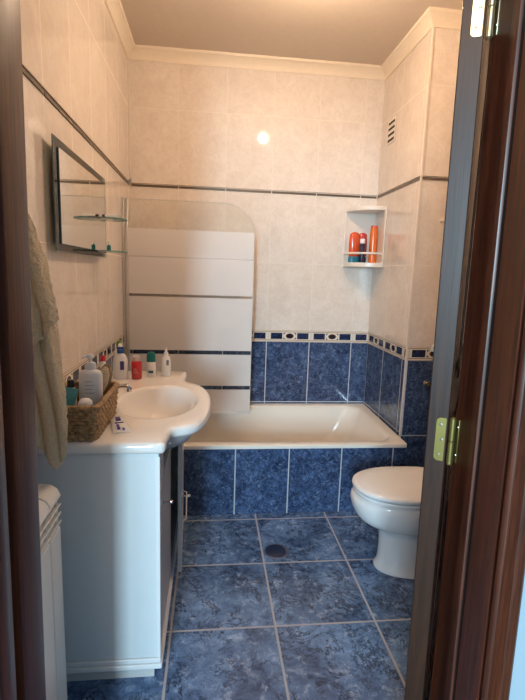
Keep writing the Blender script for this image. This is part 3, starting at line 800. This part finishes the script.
# ------------------------------------------------------------------ towel on a hook
hk = empty('towel_hook', (XL, 1.165, 1.44), label='small chrome hook holding the towel on the left wall', cat='hook')
bm = MB(); lathe(bm, [(.018, 0), (.018, .005), (.012, .008)], n=20, mat4=Matrix.Rotation(R(90), 4, 'Y')); tube(bm, [(.006, 0, 0), (.05, 0, .0), (.062, 0, .018)], .005, 10); link('hook_arm', bm, M_chrome, hk, smooth=45)
tw = empty('towel', (-.46, 1.17, 1.44), label='beige terry towel hanging on the left wall over the radiator', cat='towel')
def interp(P_, z):
    for (z0, a), (z1, b_) in zip(P_, P_[1:]):
        if z <= z0 and z >= z1: return a+(b_-a)*(z0-z)/(z0-z1)
    return P_[-1][1] if z < P_[-1][0] else P_[0][1]
def drape(name, xr, yc, ztop, zbot, folds, amp, ph, par, xl=-.505, n=90, m=60):
    """hanging sheet: xr right outline by height, zbot lower hem across the width"""
    bm = MB(); G = []
    for j in range(m+1):
        row = []
        for i in range(n+1):
            s_ = i/n; zb1 = interp([(1-a, b_) for a, b_ in zbot], 1-s_)
            z = ztop+(zb1-ztop)*j/m; t = min(1, (ztop-z)/.25)
            X = interp(xr, z); x = xl+(X-xl)*s_
            f = abs(sin(pi*folds*(s_+.10*sin(z*5+ph))+ph+z*1.5))**.6
            y = yc-amp*f*(.35+.65*t)+.006*sin(z*11+s_*5+ph)+.02*max(0, s_-.93)/.07
            row.append(bm.verts.new((x+.46, y-1.17, z-1.44)))
        G.append(row)
    for a, b_ in zip(G, G[1:]):
        for i in range(n): bm.faces.new((a[i], a[i+1], b_[i+1], b_[i]))
    o = link(name, bm, M_towel, par, smooth=180)
    so = o.modifiers.new('thick', 'SOLIDIFY'); so.thickness = .009; so.offset = 0
    s_ = o.modifiers.new('sub', 'SUBSURF'); s_.levels = s_.render_levels = 1
    tx = bpy.data.textures.get('terry') or bpy.data.textures.new('terry', 'CLOUDS'); tx.noise_scale = .010
    dm = o.modifiers.new('loops', 'DISPLACE'); dm.texture = tx; dm.strength = .007; dm.mid_level = .5
    return o
drape('front_layer', [(1.45, -.455), (1.40, -.428), (1.35, -.413), (1.30, -.399), (1.24, -.385), (1.175, -.368), (1.13, -.372)], 1.185, 1.45,
      [(0, 1.05), (.55, 1.10), (.85, 1.135), (.93, 1.155), (1, 1.172)], 3, .034, .5, tw)
drape('back_layer', [(1.44, -.455), (1.33, -.430), (1.24, -.405), (1.12, -.388), (1.02, -.374), (.95, -.366), (.89, -.366), (.80, -.372)], 1.215, 1.44,
      [(0, .90), (.45, .85), (.68, .80), (.84, .778), (.92, .790), (1, .812)], 3.5, .030, 1.9, tw)

# ------------------------------------------------------------------ radiator
ra = empty('radiator', (XL, .98, .1), label='white panel radiator on the left wall beside the doorway', cat='radiator')
def rbx(name, a, b_, m=M_rad, par=ra, bevel=.004, rows=None):
    bm = MB()
    for a, b_ in (rows or [(a, b_)]): box(bm, Vector(a)-Vector((XL, .98, .1)), Vector(b_)-Vector((XL, .98, .1)))
    return link(name, bm, m, par, bevel=bevel)
for k in range(3):
    y1_ = 1.182-k*.080; y0_ = y1_-.077
    # each column: front face plate, fins at the outlet, curved top cap
    r3 = rbx('column', (-.393, y0_, .10), (-.385, y1_, .628))
    rbx('column_core', (-.470, y0_+.006, .10), (-.396, y1_-.006, .70), M_rad, r3, .008)
    bm = MB()
    for j in range(4):
        z = .640+j*.0235; m4 = Matrix.Translation(Vector((-.388-XL, 0, z-.1))) @ Matrix.Rotation(R(-28), 4, 'Y')
        box(bm, (-.016, y0_-.98, -.0015), (.006, y1_-.98, .0015), mat4=m4)
    link('outlet_fins', bm, M_rad, r3)
    bm = MB(); prof = [(-.470, .700), (-.470, .722), (-.455, .738), (-.43, .745), (-.405, .742), (-.390, .732), (-.383, .716), (-.389, .713), (-.398, .724), (-.42, .728), (-.44, .722), (-.45, .70)]
    loft(bm, [[(x-XL, y0_+.001-.98, z-.1) for x, z in prof], [(x-XL, y1_-.001-.98, z-.1) for x, z in prof]]); link('top_cap', bm, M_rad, r3, smooth=40)
    rbx('rib', (-.397, (y0_+y1_)/2-.003+.030, .628), (-.389, (y0_+y1_)/2+.003+.030, .722), M_rad, r3, .001)
rbx('wall_bracket', (XL+.002, 1.05, .6), (-.470, 1.08, .64), M_rad); rbx('wall_bracket', (XL+.002, 1.05, .2), (-.470, 1.08, .24), M_rad)
rbx('pipe', (-.44, 1.0, .0), (-.425, 1.015, .10), M_rad)
    
# ------------------------------------------------------------------ toilet (faces the left wall)
to = empty('toilet', (.95, 1.865, 0), label='white toilet with closed lid beside the open door', cat='toilet')
TC = Vector((.95, 1.865, 0)); NT = 64
def egg(xf, xb, hw, z, pw=2.3, pb=3.2):
    """plan outline with a round nose at xf and a squarer back at xb"""
    cx = xf+(xb-xf)*.52; r = []
    for i in range(NT):
        a = 2*pi*i/NT; c, s_ = cos(a), sin(a)
        p = pw if c < 0 else pb
        rx = (cx-xf) if c < 0 else (xb-cx)
        x = cx+rx*math.copysign(abs(c)**(2/p), c); y = hw*math.copysign(abs(s_)**(2/p), s_)
        r.append((x-TC.x, y, z))
    return r
bm = MB()
body = [egg(.758, 1.27, .112, 0), egg(.753, 1.27, .116, .003), egg(.753, 1.27, .116, .010), egg(.757, 1.27, .110, .018), egg(.764, 1.27, .104, .026), egg(.768, 1.27, .101, .06), egg(.769, 1.27, .100, .12),
        egg(.766, 1.27, .102, .17), egg(.760, 1.27, .106, .196), egg(.748, 1.27, .115, .208), egg(.722, 1.27, .132, .218), egg(.692, 1.27, .150, .231), egg(.666, 1.27, .163, .249), egg(.646, 1.27, .172, .274), egg(.634, 1.27, .178, .304), egg(.628, 1.27, .180, .330), egg(.631, 1.27, .178, .350),
        egg(.644, 1.27, .172, .361), egg(.66, 1.25, .16, .363)]
loft(bm, body); link('bowl', bm, M_ceramic, to, smooth=50)
bm = MB(); loft(bm, [egg(.650, 1.075, .164, .3645, 2.2, 4), egg(.640, 1.08, .172, .367, 2.2, 4), egg(.638, 1.08, .173, .375, 2.2, 4), egg(.642, 1.078, .170, .380, 2.2, 4)]); link('seat', bm, M_white_pl, to, smooth=50)
bm = MB(); loft(bm, [egg(.646, 1.078, .169, .3815, 2.2, 4), egg(.636, 1.082, .175, .385, 2.2, 4), egg(.633, 1.083, .177, .393, 2.2, 4), egg(.635, 1.083, .176, .400, 2.2, 4), egg(.645, 1.08, .170, .405, 2.2, 4), egg(.69, 1.06, .135, .409, 2.2, 4), egg(.80, 1.0, .05, .410, 2.2, 4)]); link('lid', bm, M_white_pl, to, smooth=50)
bm = MB()
bm.free()
for y in (-.075, .075):
    bm = MB(); tube(bm, [(1.088-TC.x, y-.02, .392), (1.088-TC.x, y+.02, .392)], .012, 14); link('lid_hinge', bm, M_chrome, to, smooth=45)
bm = MB(); box(bm, (1.115-TC.x, -.185, .374), (1.285-TC.x, .185, .74)); link('cistern', bm, M_ceramic, to, bevel=.02, bseg=4)
bm = MB(); box(bm, (1.108-TC.x, -.19, .741), (1.29-TC.x, .19, .768)); cl = link('cistern_lid', bm, M_ceramic, to, bevel=.01, bseg=3)
bm = MB(); lathe(bm, [(.022, 0), (.022, .005), (.018, .008)], (1.2-TC.x, 0, .768), n=24); link('flush_button', bm, M_chrome, cl, smooth=40)

# ------------------------------------------------------------------ floor drain, wall valve, small wall knob
fd = empty('floor_drain', (.324, 2.002, 0), label='round dark floor drain cover set in a blue floor tile', cat='drain')
bm = MB(); lathe(bm, [(.060, .0002), (.060, .003), (.057, .0040), (.053, .0040), (.053, .002)], n=40, cap1=True); link('ring', bm, plain('tarnished_ring', (120, 126, 146), .3, .7), fd, smooth=40)
bm = MB(); lathe(bm, [(.048, .003), (.048, .0052), (.045, .0060), (.004, .0062)], (-.004, 0, 0), n=40); link('cover', bm, plain('dark_blue_cover', (24, 36, 66), .4), fd, smooth=40)
va = empty('shut_off_valve', (1.236, YP, .708), label='small brass valve knob on the blue tiles beside the door', cat='valve')
my = Matrix.Rotation(R(90), 4, 'X')
bm = MB(); lathe(bm, [(.022, .002), (.022, .005), (.010, .008), (.008, .03)], n=20, mat4=my); link('rosette', bm, M_chrome, va, smooth=40)
bm = MB(); lathe(bm, [(.010, .028), (.016, .032), (.018, .045), (.014, .056), (.004, .058)], n=20, mat4=my); link('knob', bm, plain('polished_brass', (236, 190, 120), .2, 1.), va, smooth=40)
wk = empty('robe_hook', (1.238, YP, 1.612), label='tiny pale hook on the cream tiles beside the door', cat='hook')
bm = MB(); lathe(bm, [(.012, .001), (.012, .006), (.007, .010), (.008, .022), (.004, .025)], n=16, mat4=my); link('hook_body', bm, M_cream_pl, wk, smooth=40)
# corner bracket where the strips meet
cb = empty('rail_bracket', (XL, D2, ZS), label='small chrome bracket in the corner at the end of the metal strip', cat='bracket')
bm = MB(); lathe(bm, [(.010, 0), (.012, .004), (.012, .020), (.008, .024)], (.016, -.075, 0), n=16); box(bm, (.001, -.11, -.004), (.012, -.045, .012)); link('bracket_body', bm, M_chrome, cb, smooth=40)

# ------------------------------------------------------------------ lights
w = bpy.data.worlds.new('world'); sc.world = w; w.use_nodes = True
w.node_tree.nodes['Background'].inputs[0].default_value = (.48, .70, .90, 1); w.node_tree.nodes['Background'].inputs[1].default_value = .5
def area(name, loc, tgt, sx, sy_, power, col):
    l = bpy.data.lights.new(name, 'AREA'); l.shape = 'RECTANGLE'; l.size = sx; l.size_y = sy_; l.energy = power; l.color = col
    o = bpy.data.objects.new(name, l); C.objects.link(o); o.location = loc
    o.rotation_euler = (Vector(tgt)-Vector(loc)).to_track_quat('-Z', 'Y').to_euler(); return o
area('hall_window_daylight', (-1.25, -3.0, 2.05), (.5, 2., .5), .55, .8, 75., (.56, .80, .98))
area('hall_window_daylight', (-.74, -3.0, 1.42), (-.1, 2., .7), .32, 1.15, 150., (.52, .78, .95))

area('jamb_warm_fill', (-.35, -.25, 2.35), (.56, .78, 1.75), .16, .16, 5., (1., .62, .36))  # added unseen warm fill to brighten the upper right jamb and hinge

# ------------------------------------------------------------------ camera
Rt = Vector((0.993762689742416, -0.10687378582386806, 0.031838818753097915))
U = Vector((-0.014048794576107727, 0.16325173202532126, 0.9864844161778183))
F = Vector((0.11062706652025518, 0.9807787038340539, -0.1607320324599809))
cam = bpy.data.cameras.new('camera'); co = bpy.data.objects.new('camera', cam); C.objects.link(co)
m = Matrix((Rt, U, -F)).transposed().to_4x4(); m.translation = (0, 0, H); co.matrix_world = m
cam.sensor_fit = 'HORIZONTAL'; cam.sensor_width = 36; cam.lens = 465.7746/525*36; cam.clip_start = .02
sc.camera = co
sc.view_settings.view_transform = 'Standard'; sc.view_settings.look = 'None'; sc.view_settings.gamma = 1
sc.view_settings.use_curve_mapping = False; sc.view_settings.exposure = .12
